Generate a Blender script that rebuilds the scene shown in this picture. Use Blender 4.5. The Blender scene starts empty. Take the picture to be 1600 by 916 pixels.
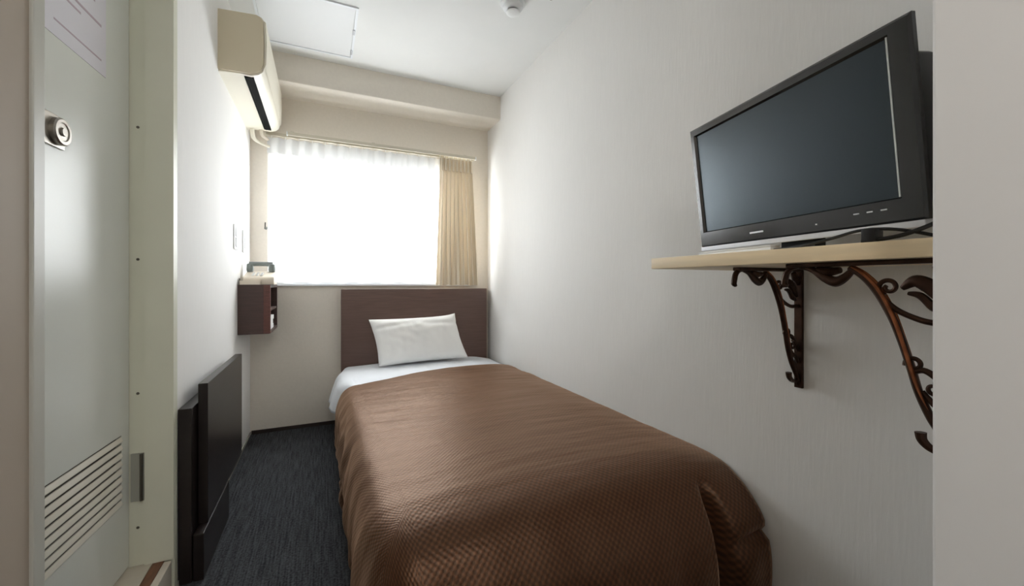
import bpy, bmesh, math, random
from mathutils import Vector, Matrix, noise
random.seed(4)
scene = bpy.context.scene
COL = scene.collection
PI = math.pi

# ------------------------------------------------------------------ camera, sky, exposure
CAM_Z = 0.9724
YAW = 0.4303
cam_d = bpy.data.cameras.new('camera')
cam = bpy.data.objects.new('camera', cam_d); COL.objects.link(cam)
cam.location = (0, 0, CAM_Z)
cam.rotation_euler = (PI / 2, 0, -YAW)
cam_d.sensor_width = 36.0
cam_d.lens = 643.99 / 1600 * 36.0
cam_d.shift_y = -14.75 / 1600
cam_d.clip_start = 0.02
scene.camera = cam

SKY = 12.2
world = bpy.data.worlds.new('sky'); scene.world = world
world.use_nodes = True
wn = world.node_tree.nodes; wl = world.node_tree.links
wn['Background'].inputs['Color'].default_value = (0.95, 0.985, 1.0, 1)
wn['Background'].inputs['Strength'].default_value = SKY

# daylight enters by the window only
pd = bpy.data.lights.new('window_daylight', 'AREA'); pd.shape = 'RECTANGLE'; pd.size = 1.40; pd.size_y = 0.96
pd.cycles.is_portal = True
po = bpy.data.objects.new('window_daylight', pd); COL.objects.link(po)
po.location = (0.35, 3.30, 1.45); po.rotation_euler = (-PI / 2, 0, 0)

# unseen fill light added behind the viewer to lift the room
ld = bpy.data.lights.new('fill_light', 'AREA'); ld.shape = 'DISK'; ld.size = 0.3; ld.energy = 15.0; ld.color = (1.0, 0.97, 0.93)
lo = bpy.data.objects.new('fill_light', ld); COL.objects.link(lo)
lo.location = (0.15, -0.75, 2.30)

vs = scene.view_settings
vs.view_transform = 'Standard'
try: vs.look = 'None'
except Exception: pass
vs.gamma = 1.0; vs.use_curve_mapping = False
vs.exposure = 0.0
cy = scene.cycles
cy.use_denoising = True
cy.max_bounces = 14; cy.diffuse_bounces = 8; cy.glossy_bounces = 4; cy.transmission_bounces = 8; cy.transparent_max_bounces = 16
cy.caustics_reflective = False; cy.caustics_refractive = False
cy.sample_clamp_indirect = 8.0

# ------------------------------------------------------------------ materials
def lin(c):
    c /= 255.0
    return c / 12.92 if c <= 0.04045 else ((c + 0.055) / 1.055) ** 2.4
def rgb(r, g, b): return (lin(r), lin(g), lin(b), 1)

def mat(name, color, rough=0.6, metal=0.0, spec=0.5, var=0.0, scale=8.0, bump=0.0, bscale=200.0, stretch=(1, 1, 1), sheen=0.0, coat=0.0):
    m = bpy.data.materials.new(name); m.use_nodes = True
    nt = m.node_tree; n = nt.nodes; l = nt.links
    b = n['Principled BSDF']
    b.inputs['Base Color'].default_value = color
    b.inputs['Roughness'].default_value = rough
    b.inputs['Metallic'].default_value = metal
    b.inputs['Specular IOR Level'].default_value = spec
    if sheen: b.inputs['Sheen Weight'].default_value = sheen
    if coat: b.inputs['Coat Weight'].default_value = coat; b.inputs['Coat Roughness'].default_value = 0.1
    tc = n.new('ShaderNodeTexCoord'); mp = n.new('ShaderNodeMapping'); mp.inputs['Scale'].default_value = stretch
    l.new(tc.outputs['Object'], mp.inputs['Vector'])
    if var:
        t = n.new('ShaderNodeTexNoise'); t.inputs['Scale'].default_value = scale; t.inputs['Detail'].default_value = 5
        l.new(mp.outputs['Vector'], t.inputs['Vector'])
        r = n.new('ShaderNodeValToRGB')
        r.color_ramp.elements[0].position = 0.3; r.color_ramp.elements[1].position = 0.7
        r.color_ramp.elements[0].color = tuple(max(0, c * (1 - var)) for c in color[:3]) + (1,)
        r.color_ramp.elements[1].color = tuple(min(1, c * (1 + var)) for c in color[:3]) + (1,)
        l.new(t.outputs['Fac'], r.inputs['Fac']); l.new(r.outputs['Color'], b.inputs['Base Color'])
    if bump:
        t2 = n.new('ShaderNodeTexNoise'); t2.inputs['Scale'].default_value = bscale; t2.inputs['Detail'].default_value = 3
        l.new(mp.outputs['Vector'], t2.inputs['Vector'])
        bp = n.new('ShaderNodeBump'); bp.inputs['Strength'].default_value = bump; bp.inputs['Distance'].default_value = 0.002
        l.new(t2.outputs['Fac'], bp.inputs['Height']); l.new(bp.outputs['Normal'], b.inputs['Normal'])
    return m

M = {}
M['wall'] = mat('wall_vinyl', rgb(237, 236, 234), 0.75, spec=0.25, var=0.010, scale=90, bump=0.35, bscale=120, stretch=(1, 1, 0.12))
M['paint'] = mat('entrance_paint', rgb(243, 243, 243), 0.7, spec=0.3, var=0.008, scale=5)
M['taupe'] = mat('taupe_wall', rgb(170, 159, 146), 0.65, spec=0.3, var=0.01, scale=6)  # near stretch of the left wall, darker than the rest
M['ceiling'] = mat('ceiling_paint', rgb(236, 237, 236), 0.85, spec=0.2, var=0.01, scale=6, bump=0.1, bscale=300)
M['beam'] = mat('beam_vinyl_shaded', rgb(228, 221, 210), 0.75, spec=0.25, var=0.02, scale=60, bump=0.3, bscale=120)  # beige tint stands in for shade on beam and back wall
M['hatch'] = mat('hatch_white', rgb(232, 234, 236), 0.5)
M['alu'] = mat('white_aluminium', rgb(236, 240, 244), 0.35, spec=0.5)
M['darkwood'] = mat('dark_wood', rgb(76, 56, 51), 0.42, var=0.16, scale=9, bump=0.05, bscale=60, stretch=(1, 1, 14))
M['headwood'] = mat('headboard_wood', rgb(100, 77, 69), 0.45, var=0.12, scale=7, bump=0.05, bscale=60, stretch=(1, 8, 14))
M['blackwood'] = mat('black_brown_wood', rgb(33, 26, 25), 0.3, var=0.15, scale=6, stretch=(1, 1, 10))
M['redwood'] = mat('reddish_edge', rgb(100, 62, 54), 0.4, var=0.2, scale=20, stretch=(1, 1, 6))
M['sheet'] = mat('white_cotton', rgb(232, 236, 242), 0.85, spec=0.2, var=0.01, scale=10, bump=0.25, bscale=35, sheen=0.1)
M['pillow'] = mat('pillow_cotton', rgb(246, 246, 244), 0.85, spec=0.2, var=0.01, scale=10, bump=0.4, bscale=22, sheen=0.1)
M['mattress'] = mat('mattress_ticking', rgb(210, 205, 195), 0.9)
M['acw'] = mat('aircon_plastic', rgb(232, 227, 212), 0.4, spec=0.4)
M['acside'] = mat('aircon_cream_side', rgb(214, 203, 178), 0.5, spec=0.3)
M['black'] = mat('black_plastic', rgb(22, 22, 23), 0.35)
M['slotblack'] = mat('outlet_black', rgb(10, 11, 10), 0.8, spec=0.1)
M['bezel'] = mat('tv_bezel_gloss', rgb(20, 20, 21), 0.2, spec=0.5, coat=0.25)
M['screen'] = mat('tv_screen', rgb(14, 17, 20), 0.27, spec=0.62)
M['screen'].node_tree.nodes['Principled BSDF'].inputs['Specular Tint'].default_value = (0.72, 0.88, 1.0, 1)
M['silver'] = mat('silver_trim', rgb(205, 207, 212), 0.3, metal=0.35)
M['rim'] = mat('rim_highlight_grey', rgb(190, 192, 190), 0.2, metal=0.7)
M['steel'] = mat('brushed_steel', rgb(170, 165, 158), 0.32, metal=1.0, var=0.06, scale=30, stretch=(1, 1, 12))
M['shelfwood'] = mat('maple_laminate', rgb(238, 218, 182), 0.45, var=0.1, scale=5, stretch=(10, 1, 10))
M['bronze'] = mat('aged_bronze', rgb(62, 42, 31), 0.4, metal=0.7, var=0.4, scale=38)
M['copper'] = mat('rubbed_copper', rgb(142, 88, 58), 0.35, metal=0.8, var=0.4, scale=45)
M['door'] = mat('door_paint', rgb(222, 225, 219), 0.28, spec=0.55, var=0.01, scale=4)
M['gap_shade'] = mat('louvre_gap_shade', rgb(92, 88, 78), 0.7)
M['slat'] = mat('louvre_paint', rgb(226, 222, 210), 0.25, spec=0.6)
M['jamb'] = mat('jamb_paint', rgb(216, 216, 199), 0.45, spec=0.4, var=0.02, scale=8)
M['casing'] = mat('casing_paint', rgb(186, 186, 178), 0.4, spec=0.4)
M['paper'] = mat('paper', rgb(226, 224, 232), 0.35, spec=0.5)
M['ink'] = mat('faint_ink', rgb(190, 172, 184), 0.5)
M['screw'] = mat('screw_grey', rgb(96, 92, 84), 0.4, metal=0.6)
M['whiteplastic'] = mat('white_plastic', rgb(238, 240, 240), 0.35)
M['greyplastic'] = mat('grey_plastic', rgb(120, 128, 126), 0.4)
M['beige'] = mat('beige_plastic', rgb(226, 216, 200), 0.45)
M['sillwood'] = mat('threshold_brown', rgb(104, 66, 44), 0.45, var=0.3, scale=14, stretch=(8, 1, 1))
M['sillstone'] = mat('threshold_light', rgb(190, 182, 168), 0.5, var=0.06, scale=20)
M['base_dark'] = mat('base_dark', rgb(50, 40, 36), 0.5)
M['base_light'] = mat('base_light', rgb(150, 146, 138), 0.5)
M['rail'] = mat('curtain_rail', rgb(206, 200, 184), 0.4)
M['rubber'] = mat('cable_rubber', rgb(20, 20, 21), 0.45)
M['hingegrey'] = mat('hinge_grey', rgb(168, 168, 158), 0.35, metal=0.2)
M['lens'] = mat('dark_lens', rgb(92, 92, 88), 0.4)

# carpet: fine ribs along the room plus fleck
def carpet():
    m = bpy.data.materials.new('charcoal_carpet'); m.use_nodes = True
    nt = m.node_tree; n = nt.nodes; l = nt.links; b = n['Principled BSDF']
    b.inputs['Roughness'].default_value = 0.95; b.inputs['Specular IOR Level'].default_value = 0.15
    tc = n.new('ShaderNodeTexCoord'); mp = n.new('ShaderNodeMapping'); mp.inputs['Scale'].default_value = (160, 7, 1)
    l.new(tc.outputs['Object'], mp.inputs['Vector'])
    t = n.new('ShaderNodeTexNoise'); t.inputs['Scale'].default_value = 1.0; t.inputs['Detail'].default_value = 4
    l.new(mp.outputs['Vector'], t.inputs['Vector'])
    mp2 = n.new('ShaderNodeMapping'); mp2.inputs['Scale'].default_value = (1, 1, 1)
    t2 = n.new('ShaderNodeTexNoise'); t2.inputs['Scale'].default_value = 130; t2.inputs['Detail'].default_value = 3
    l.new(tc.outputs['Object'], t2.inputs['Vector'])
    ma = n.new('ShaderNodeMath'); ma.operation = 'ADD'
    l.new(t.outputs['Fac'], ma.inputs[0]); l.new(t2.outputs['Fac'], ma.inputs[1])
    mh = n.new('ShaderNodeMath'); mh.operation = 'MULTIPLY'; mh.inputs[1].default_value = 0.5
    l.new(ma.outputs[0], mh.inputs[0])
    r = n.new('ShaderNodeValToRGB')
    r.color_ramp.elements[0].position = 0.38; r.color_ramp.elements[1].position = 0.64
    r.color_ramp.elements[0].color = rgb(37, 38, 40); r.color_ramp.elements[1].color = rgb(80, 82, 86)
    l.new(mh.outputs[0], r.inputs['Fac']); l.new(r.outputs['Color'], b.inputs['Base Color'])
    bp = n.new('ShaderNodeBump'); bp.inputs['Strength'].default_value = 0.6; bp.inputs['Distance'].default_value = 0.003
    l.new(mh.outputs[0], bp.inputs['Height']); l.new(bp.outputs['Normal'], b.inputs['Normal'])
    return m
M['carpet'] = carpet()

# satin bedspread woven with a small dotted grid, read from the cloth's own UVs (metres)
def spread_mat():
    m = bpy.data.materials.new('brown_satin_weave'); m.use_nodes = True
    nt = m.node_tree; n = nt.nodes; l = nt.links; b = n['Principled BSDF']
    b.inputs['Roughness'].default_value = 0.44
    b.inputs['Specular IOR Level'].default_value = 0.95
    b.inputs['Specular Tint'].default_value = (1, 0.70, 0.49, 1)
    b.inputs['Metallic'].default_value = 0.35
    b.inputs['Sheen Weight'].default_value = 0.36; b.inputs['Sheen Roughness'].default_value = 0.45
    b.inputs['Sheen Tint'].default_value = (1, 0.64, 0.42, 1)
    uv = n.new('ShaderNodeUVMap')
    sp = n.new('ShaderNodeSeparateXYZ'); l.new(uv.outputs['UV'], sp.inputs[0])
    def M2(op, a, bb=None):
        k = n.new('ShaderNodeMath'); k.operation = op
        for i, v in enumerate((a, bb)):
            if v is None: continue
            if isinstance(v, (int, float)): k.inputs[i].default_value = v
            else: l.new(v, k.inputs[i])
        return k.outputs[0]
    P = 2 * PI / 0.0165
    sx = M2('SINE', M2('MULTIPLY', sp.outputs['X'], P))
    sy = M2('SINE', M2('MULTIPLY', sp.outputs['Y'], P))
    pr = M2('MULTIPLY', sx, sy)
    f = M2('ADD', M2('MULTIPLY', pr, 0.5), 0.5)
    r = n.new('ShaderNodeValToRGB')
    r.color_ramp.elements[0].position = 0.25; r.color_ramp.elements[1].position = 0.9
    r.color_ramp.elements[0].color = rgb(45, 25, 15); r.color_ramp.elements[1].color = rgb(84, 50, 31)
    l.new(f, r.inputs['Fac']); l.new(r.outputs['Color'], b.inputs['Base Color'])
    tn = n.new('ShaderNodeTexNoise'); tn.inputs['Scale'].default_value = 9; tn.inputs['Detail'].default_value = 3
    mpn = n.new('ShaderNodeMapping'); mpn.inputs['Scale'].default_value = (0.35, 1.6, 1)
    l.new(uv.outputs['UV'], mpn.inputs['Vector']); l.new(mpn.outputs['Vector'], tn.inputs['Vector'])
    bp0 = n.new('ShaderNodeBump'); bp0.inputs['Strength'].default_value = 0.35; bp0.inputs['Distance'].default_value = 0.02
    l.new(tn.outputs['Fac'], bp0.inputs['Height'])
    bp = n.new('ShaderNodeBump'); bp.inputs['Strength'].default_value = 0.4; bp.inputs['Distance'].default_value = 0.0016
    l.new(f, bp.inputs['Height']); l.new(bp0.outputs['Normal'], bp.inputs['Normal'])
    l.new(bp.outputs['Normal'], b.inputs['Normal'])
    return m
M['spread'] = spread_mat()

def cloth_mat(name, col, transp, transl, tcol):
    m = bpy.data.materials.new(name); m.use_nodes = True
    nt = m.node_tree; n = nt.nodes; l = nt.links
    out = n['Material Output']; n.remove(n['Principled BSDF'])
    d = n.new('ShaderNodeBsdfDiffuse'); d.inputs['Color'].default_value = col
    t = n.new('ShaderNodeBsdfTranslucent'); t.inputs['Color'].default_value = tcol
    tr = n.new('ShaderNodeBsdfTransparent')
    w = n.new('ShaderNodeTexNoise'); w.inputs['Scale'].default_value = 260
    tc = n.new('ShaderNodeTexCoord'); l.new(tc.outputs['Object'], w.inputs['Vector'])
    bp = n.new('ShaderNodeBump'); bp.inputs['Strength'].default_value = 0.2; bp.inputs['Distance'].default_value = 0.001
    l.new(w.outputs['Fac'], bp.inputs['Height']); l.new(bp.outputs['Normal'], d.inputs['Normal'])
    a = n.new('ShaderNodeMixShader'); a.inputs[0].default_value = transl
    l.new(d.outputs[0], a.inputs[1]); l.new(t.outputs[0], a.inputs[2])
    if transp:
        b = n.new('ShaderNodeMixShader'); b.inputs[0].default_value = transp
        l.new(a.outputs[0], b.inputs[1]); l.new(tr.outputs[0], b.inputs[2]); l.new(b.outputs[0], out.inputs['Surface'])
    else: l.new(a.outputs[0], out.inputs['Surface'])
    return m
M['sheer'] = cloth_mat('white_sheer', rgb(245, 246, 248), 0.35, 0.75, rgb(250, 250, 250))
M['heading'] = cloth_mat('sheer_shade_band', rgb(236, 238, 240), 0.03, 0.16, rgb(240, 240, 240))
M['drape'] = cloth_mat('beige_drape', rgb(228, 217, 197), 0.0, 0.09, rgb(228, 217, 198))

def glass_mat():
    m = bpy.data.materials.new('window_glass'); m.use_nodes = True
    nt = m.node_tree; n = nt.nodes; l = nt.links
    out = n['Material Output']; n.remove(n['Principled BSDF'])
    g = n.new('ShaderNodeBsdfGlossy'); g.inputs['Roughness'].default_value = 0.02
    tr = n.new('ShaderNodeBsdfTransparent')
    tex = n.new('ShaderNodeTexNoise'); tex.inputs['Scale'].default_value = 3
    f = n.new('ShaderNodeMath'); f.operation = 'MULTIPLY_ADD'; f.inputs[1].default_value = 0.02; f.inputs[2].default_value = 0.05
    l.new(tex.outputs['Fac'], f.inputs[0])
    x = n.new('ShaderNodeMixShader'); l.new(f.outputs[0], x.inputs[0]); l.new(tr.outputs[0], x.inputs[1]); l.new(g.outputs[0], x.inputs[2])
    l.new(x.outputs[0], out.inputs['Surface'])
    return m
M['glass'] = glass_mat()

# ------------------------------------------------------------------ mesh helpers
def add_box(bm, x0, x1, y0, y1, z0, z1, mtx=None):
    v = [bm.verts.new(Vector(p) if mtx is None else mtx @ Vector(p)) for p in
         ((x0, y0, z0), (x1, y0, z0), (x1, y1, z0), (x0, y1, z0), (x0, y0, z1), (x1, y0, z1), (x1, y1, z1), (x0, y1, z1))]
    for f in ((0, 3, 2, 1), (4, 5, 6, 7), (0, 1, 5, 4), (1, 2, 6, 5), (2, 3, 7, 6), (3, 0, 4, 7)):
        bm.faces.new([v[i] for i in f])

def box(*a):
    bm = bmesh.new(); add_box(bm, *a); return bm

def bevel(bm, w, seg=2):
    bmesh.ops.bevel(bm, geom=bm.edges[:], offset=w, segments=seg, profile=0.6, affect='EDGES', clamp_overlap=True)
    return bm

def rbox(x0, x1, y0, y1, z0, z1, w=0.003, seg=2):
    return bevel(box(x0, x1, y0, y1, z0, z1), w, seg)

def add_prism(bm, prof, axis, a0, a1):
    """closed profile of (p, q) pairs swept along axis: 'Y' -> (p, a, q), 'X' -> (a, p, q)"""
    mk = (lambda p, q, a: (p, a, q)) if axis == 'Y' else (lambda p, q, a: (a, p, q))
    A = [bm.verts.new(mk(p, q, a0)) for p, q in prof]; B = [bm.verts.new(mk(p, q, a1)) for p, q in prof]
    n = len(prof)
    for i in range(n):
        bm.faces.new((A[i], A[(i + 1) % n], B[(i + 1) % n], B[i]))
    bm.faces.new(A[::-1]); bm.faces.new(B)

def catmull(pts, k=6, closed=False):
    P = [Vector(p) for p in pts]; out = []
    n = len(P)
    for i in range(n - 1):
        p0 = P[max(i - 1, 0)]; p1 = P[i]; p2 = P[i + 1]; p3 = P[min(i + 2, n - 1)]
        for j in range(k):
            t = j / k
            out.append(0.5 * ((2 * p1) + (p2 - p0) * t + (2 * p0 - 5 * p1 + 4 * p2 - p3) * t * t + (3 * p1 - p0 - 3 * p2 + p3) * t ** 3))
    out.append(P[-1]); return out

def add_tube(bm, pts, r, seg=8, smooth=6, flat=1.0):
    """tube along points; r a number or a list over the points; flat squeezes it along local y"""
    path = catmull(pts, smooth) if smooth > 1 else [Vector(p) for p in pts]
    m = len(path)
    if isinstance(r, (int, float)): R = [r] * m
    else:
        R = []
        for i in range(m):
            t = i / (m - 1) * (len(r) - 1); a = min(int(t), len(r) - 2); R.append(r[a] + (r[a + 1] - r[a]) * (t - a))
    rings = []
    up = Vector((0, 1, 0))
    for i in range(m):
        d = (path[min(i + 1, m - 1)] - path[max(i - 1, 0)]).normalized()
        s = d.cross(up)
        if s.length < 0.05: s = d.cross(Vector((1, 0, 0)))
        s.normalize(); w = s.cross(d).normalized()
        rings.append([bm.verts.new(path[i] + s * math.cos(2 * PI * j / seg) * R[i] + w * math.sin(2 * PI * j / seg) * R[i] * flat) for j in range(seg)])
    for a, b in zip(rings, rings[1:]):
        for j in range(seg): bm.faces.new((a[j], a[(j + 1) % seg], b[(j + 1) % seg], b[j]))
    bm.faces.new(rings[0][::-1]); bm.faces.new(rings[-1])

def add_lathe(bm, prof, mtx, seg=32):
    """profile of (radius, height) turned round local z, closed at both ends"""
    rings = [[bm.verts.new(mtx @ Vector((r * math.cos(2 * PI * j / seg), r * math.sin(2 * PI * j / seg), h))) for j in range(seg)] for r, h in prof]
    for a, b in zip(rings, rings[1:]):
        for j in range(seg): bm.faces.new((a[j], a[(j + 1) % seg], b[(j + 1) % seg], b[j]))
    bm.faces.new(rings[0][::-1]); bm.faces.new(rings[-1])

def obj(name, bm, material, parent=None, smooth=False, angle=0.6):
    bmesh.ops.recalc_face_normals(bm, faces=bm.faces[:])
    me = bpy.data.meshes.new(name); bm.to_mesh(me); bm.free()
    me.materials.append(M[material])
    if smooth:
        me.shade_smooth()
        try: me.set_sharp_from_angle(angle=angle)
        except Exception: pass
    o = bpy.data.objects.new(name, me); COL.objects.link(o)
    if parent: o.parent = parent
    return o

def thing(name, label, cat, loc=(0, 0, 0), rotz=0.0, group=None):
    o = bpy.data.objects.new(name, None); COL.objects.link(o)
    o.empty_display_size = 0.1
    o.location = loc; o.rotation_euler = (0, 0, rotz); o['label'] = label; o['category'] = cat
    if group: o['group'] = group
    return o
def tag(o, label, cat, group=None):
    o['label'] = label; o['category'] = cat
    if group: o['group'] = group
    return o
def struct(name, bm, material, parent=None, label=None, **k):
    o = obj(name, bm, material, parent, **k)
    if parent is None: o['kind'] = 'structure'
    return o

# ------------------------------------------------------------------ room dimensions (metres)
XL, XR, YB, ZC = -0.426, 1.215, 3.12, 2.377
YBEAM, ZBEAM = 2.855, 2.205
DJ0, DJ1 = 0.919, 1.613           # bathroom door recess along the left wall
RX, RY = 0.790, 0.2855            # corner of the entrance wall on the right
YREAR = -1.35
WX0, WX1, WZ0, WZ1 = -0.322, 1.06, 0.972, 1.845

struct('floor', box(-0.9, 1.5, YREAR - 0.1, YB + 0.25, -0.12, 0.0), 'carpet')
struct('ceiling', box(-0.9, 1.5, YREAR - 0.1, YB + 0.25, ZC, ZC + 0.1), 'ceiling')

bm = bmesh.new()
add_box(bm, -0.9, XL, DJ1 + 0.027, YB + 0.2, 0, ZC)
add_box(bm, -0.9, XL, DJ0, DJ1 + 0.027, 2.30, ZC)
add_box(bm, -0.9, -0.70, DJ0, DJ1 + 0.027, 0, 2.30)
struct('wall_left', bm, 'wall')
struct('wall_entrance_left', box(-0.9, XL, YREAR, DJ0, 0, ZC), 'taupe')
struct('wall_right', box(XR, XR + 0.15, RY - 0.1, YB + 0.2, 0, ZC), 'wall')
bm = box(RX, XR + 0.15, YREAR, RY, 0, ZC)
es = [e for e in bm.edges if all(abs(v.co.x - RX) < 1e-5 and abs(v.co.y - RY) < 1e-5 for v in e.verts)]
bmesh.ops.bevel(bm, geom=es, offset=0.006, segments=3, profile=0.5, affect='EDGES')
struct('wall_entrance', bm, 'paint', smooth=True)
struct('wall_front', box(-0.9, XR + 0.15, YREAR - 0.1, YREAR, 0, ZC), 'wall')
bm = bmesh.new()
add_box(bm, XL - 0.1, WX0, YB, YB + 0.17, 0, ZC); add_box(bm, WX1, XR + 0.1, YB, YB + 0.17, 0, ZC)
add_box(bm, WX0, WX1, YB, YB + 0.17, 0, WZ0); add_box(bm, WX0, WX1, YB, YB + 0.17, WZ1, ZC)
struct('wall_back', bm, 'beam')
# ceiling beam along the window wall, bottom corner eased
bm = bmesh.new()
add_prism(bm, [(YBEAM, ZC), (YBEAM, ZBEAM + 0.012), (YBEAM + 0.005, ZBEAM + 0.003), (YBEAM + 0.014, ZBEAM), (YB, ZBEAM), (YB, ZC)], 'X', XL, XR)
struct('ceiling_beam', bm, 'beam', smooth=True)
struct('baseboard_back', box(XL + 0.008, XR, YB - 0.008, YB, 0, 0.022), 'base_dark')
struct('baseboard_left', box(XL, XL + 0.006, DJ1 + 0.03, YB - 0.008, 0, 0.018), 'base_light')

# ------------------------------------------------------------------ window
wf = bmesh.new()
y0, y1 = YB + 0.085, YB + 0.125
add_box(wf, WX0, WX0 + 0.035, y0, y1, WZ0, WZ1); add_box(wf, WX1 - 0.035, WX1, y0, y1, WZ0, WZ1)
add_box(wf, WX0, WX1, y0, y1, WZ0, WZ0 + 0.035); add_box(wf, WX0, WX1, y0, y1, WZ1 - 0.035, WZ1)
win = struct('window_1', wf, 'alu')
xm = (WX0 + WX1) / 2
for k, (a, b, yy) in enumerate(((WX0 + 0.03, xm + 0.02, y0 + 0.004), (xm - 0.02, WX1 - 0.03, y0 + 0.022))):
    s = bmesh.new(); w = 0.032
    za, zb = WZ0 + 0.03, WZ1 - 0.03
    add_box(s, a, a + w, yy, yy + 0.014, za, zb); add_box(s, b - w, b, yy, yy + 0.014, za, zb)
    add_box(s, a + w, b - w, yy, yy + 0.014, za, za + w); add_box(s, a + w, b - w, yy, yy + 0.014, zb - w, zb)
    so = obj('sash', s, 'alu', win)
    obj('pane', box(a + w, b - w, yy + 0.005, yy + 0.009, za + w, zb - w), 'glass', so)
struct('window_sill', rbox(WX0 - 0.03, WX1 + 0.03, YB - 0.022, YB + 0.09, WZ0 - 0.016, WZ0, 0.003), 'alu')

# ------------------------------------------------------------------ door recess with louvred door
jt = bmesh.new()
add_box(jt, -0.70, XL + 0.004, DJ1, DJ1 + 0.028, 0, 2.30)
add_box(jt, -0.493, XL + 0.004, DJ1 - 0.009, DJ1, 0.116, 2.27)
frame = struct('trim_1', jt, 'jamb')
frame['label'] = 'grey green door jamb at the far side of the louvred door'
for z in (1.448, 1.046, 0.638, 0.230):
    s = bmesh.new(); add_lathe(s, [(0.0001, 0.002), (0.003, 0.0016), (0.0042, 0.0)], Matrix.Translation((-0.511, DJ1, z)) @ Matrix.Rotation(PI / 2, 4, 'X'), 12)
    obj('screw', s, 'screw', frame)
struct('trim_2', rbox(-0.70, XL + 0.005, DJ0, DJ0 + 0.031, 0, 2.30, 0.002), 'casing')
struct('trim_3', box(-0.70, XL, DJ0 + 0.031, DJ1, 2.27, 2.30), 'jamb')
# raised threshold in the recess
struct('trim_4', rbox(-0.70, -0.474, DJ0 + 0.031, DJ1, 0, 0.116, 0.003), 'sillstone')
struct('trim_6', rbox(-0.446, XL, DJ0 + 0.031, DJ1 - 0.01, 0, 0.114, 0.003), 'sillstone')
struct('trim_5', rbox(-0.474, -0.446, DJ0 + 0.031, DJ1, 0, 0.116, 0.004), 'sillwood')

door = bpy.data.objects.new('door_1', None); COL.objects.link(door); door['kind'] = 'structure'
door.location = (-0.531, DJ1 - 0.004, 0.122); door.rotation_euler = (0, 0, -math.radians(3.2))
# local: y runs back from the hinge (negative), x is the leaf's thickness (front at 0)
L = 0.635; TOP = 2.14
LV0, LV1 = 0.200, 0.408           # louvre opening, height above the leaf's foot
LY0, LY1 = -0.600, -0.043
dl = bmesh.new()
for a in ((-0.034, 0, -L, LY0, 0, TOP), (-0.034, 0, LY1, 0, 0, TOP), (-0.034, 0, LY0, LY1, 0, LV0), (-0.034, 0, LY0, LY1, LV1, TOP)):
    add_box(dl, *a)
bmesh.ops.remove_doubles(dl, verts=dl.verts[:], dist=1e-5)
obj('leaf', dl, 'door', door)
obj('louvre_gap_shade', box(-0.034, -0.013, LY0, LY1, LV0, LV1), 'gap_shade', door)  # dark sheet behind the slats stands in for shade in the gaps
lv = bmesh.new(); ns = 9
for i in range(ns):
    z = LV0 + (i + 0.5) * (LV1 - LV0) / ns
    lv = bmesh.new(); add_prism(lv, [(-0.003, z + 0.007), (0.000, z + 0.007), (0.0035, z - 0.005), (0.0035, z - 0.007), (-0.003, z - 0.007)], 'Y', LY0, LY1)
    obj('louvre_slat', lv, 'slat', door)
# lock: square rose with a round thumb turn
lk = obj('lock_plate', rbox(0.0, 0.005, -0.392, -0.308, 1.158, 1.230, 0.002), 'steel', door)
kn = bmesh.new()
add_lathe(kn, [(0.0001, 0.0), (0.031, 0.0), (0.031, 0.008), (0.028, 0.011), (0.021, 0.011), (0.019, 0.009), (0.010, 0.009), (0.009, 0.013), (0.0001, 0.013)],
          Matrix.Translation((0.005, -0.334, 1.194)) @ Matrix.Rotation(PI / 2, 4, 'Y'), 32)
obj('thumb_turn', kn, 'steel', lk, smooth=True)
# hinge at the foot of the jamb
hg = bmesh.new()
add_box(hg, 0.004, 0.036, 0.0005, 0.0035, 0.19, 0.335)
hgo = obj('hinge', hg, 'hingegrey', door)
hb = bmesh.new(); add_tube(hb, [(0.031, -0.003, 0.192), (0.031, -0.003, 0.333)], 0.0042, 10, 1)
obj('hinge_pin', hb, 'screw', hgo, smooth=True)

# notice taped to the door
nroot = tag(obj('notice', box(0.0, 0.0012, -0.50, -0.127, 1.41, 1.90), 'paper'), 'white paper notice taped to upper part of louvred door', 'notice')
nroot.location = door.location; nroot.rotation_euler = door.rotation_euler
for z, a, b, h in ((1.445, -0.34, -0.150, 0.004), (1.515, -0.36, -0.24, 0.005), (1.535, -0.36, -0.150, 0.006), (1.585, -0.36, -0.18, 0.005), (1.66, -0.38, -0.16, 0.005)):
    obj('print_line', box(0.0012, 0.0016, a, b, z, z + h), 'ink', nroot)

# ------------------------------------------------------------------ bed
BX0, BX1, BF, BH = 0.165, 1.205, 1.0, 3.03
bed = thing('bed', 'single bed with dark brown headboard under the window', 'bed', (0.68, 2.0, 0))
inv = Matrix.Translation((-0.68, -2.0, 0))
def bedpart(name, bm, m, **k):
    bmesh.ops.transform(bm, matrix=inv, verts=bm.verts[:]); return obj(name, bm, m, bed, **k)
bedpart('headboard', rbox(0.114, 1.180, 3.047, 3.100, 0.02, 0.934, 0.004), 'headwood', smooth=True)
bedpart('mattress', rbox(0.215, 1.195, 1.06, 3.035, 0.20, 0.350, 0.03, 4), 'mattress', smooth=True)
bedpart('bed_base', rbox(0.235, 1.185, 1.08, 3.04, 0.08, 0.20, 0.006), 'blackwood')
for x in (0.28, 1.14):
    for y in (1.15, 2.95):
        bedpart('leg', rbox(x - 0.025, x + 0.025, y - 0.025, y + 0.025, 0.0, 0.08, 0.003), 'blackwood')

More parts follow.
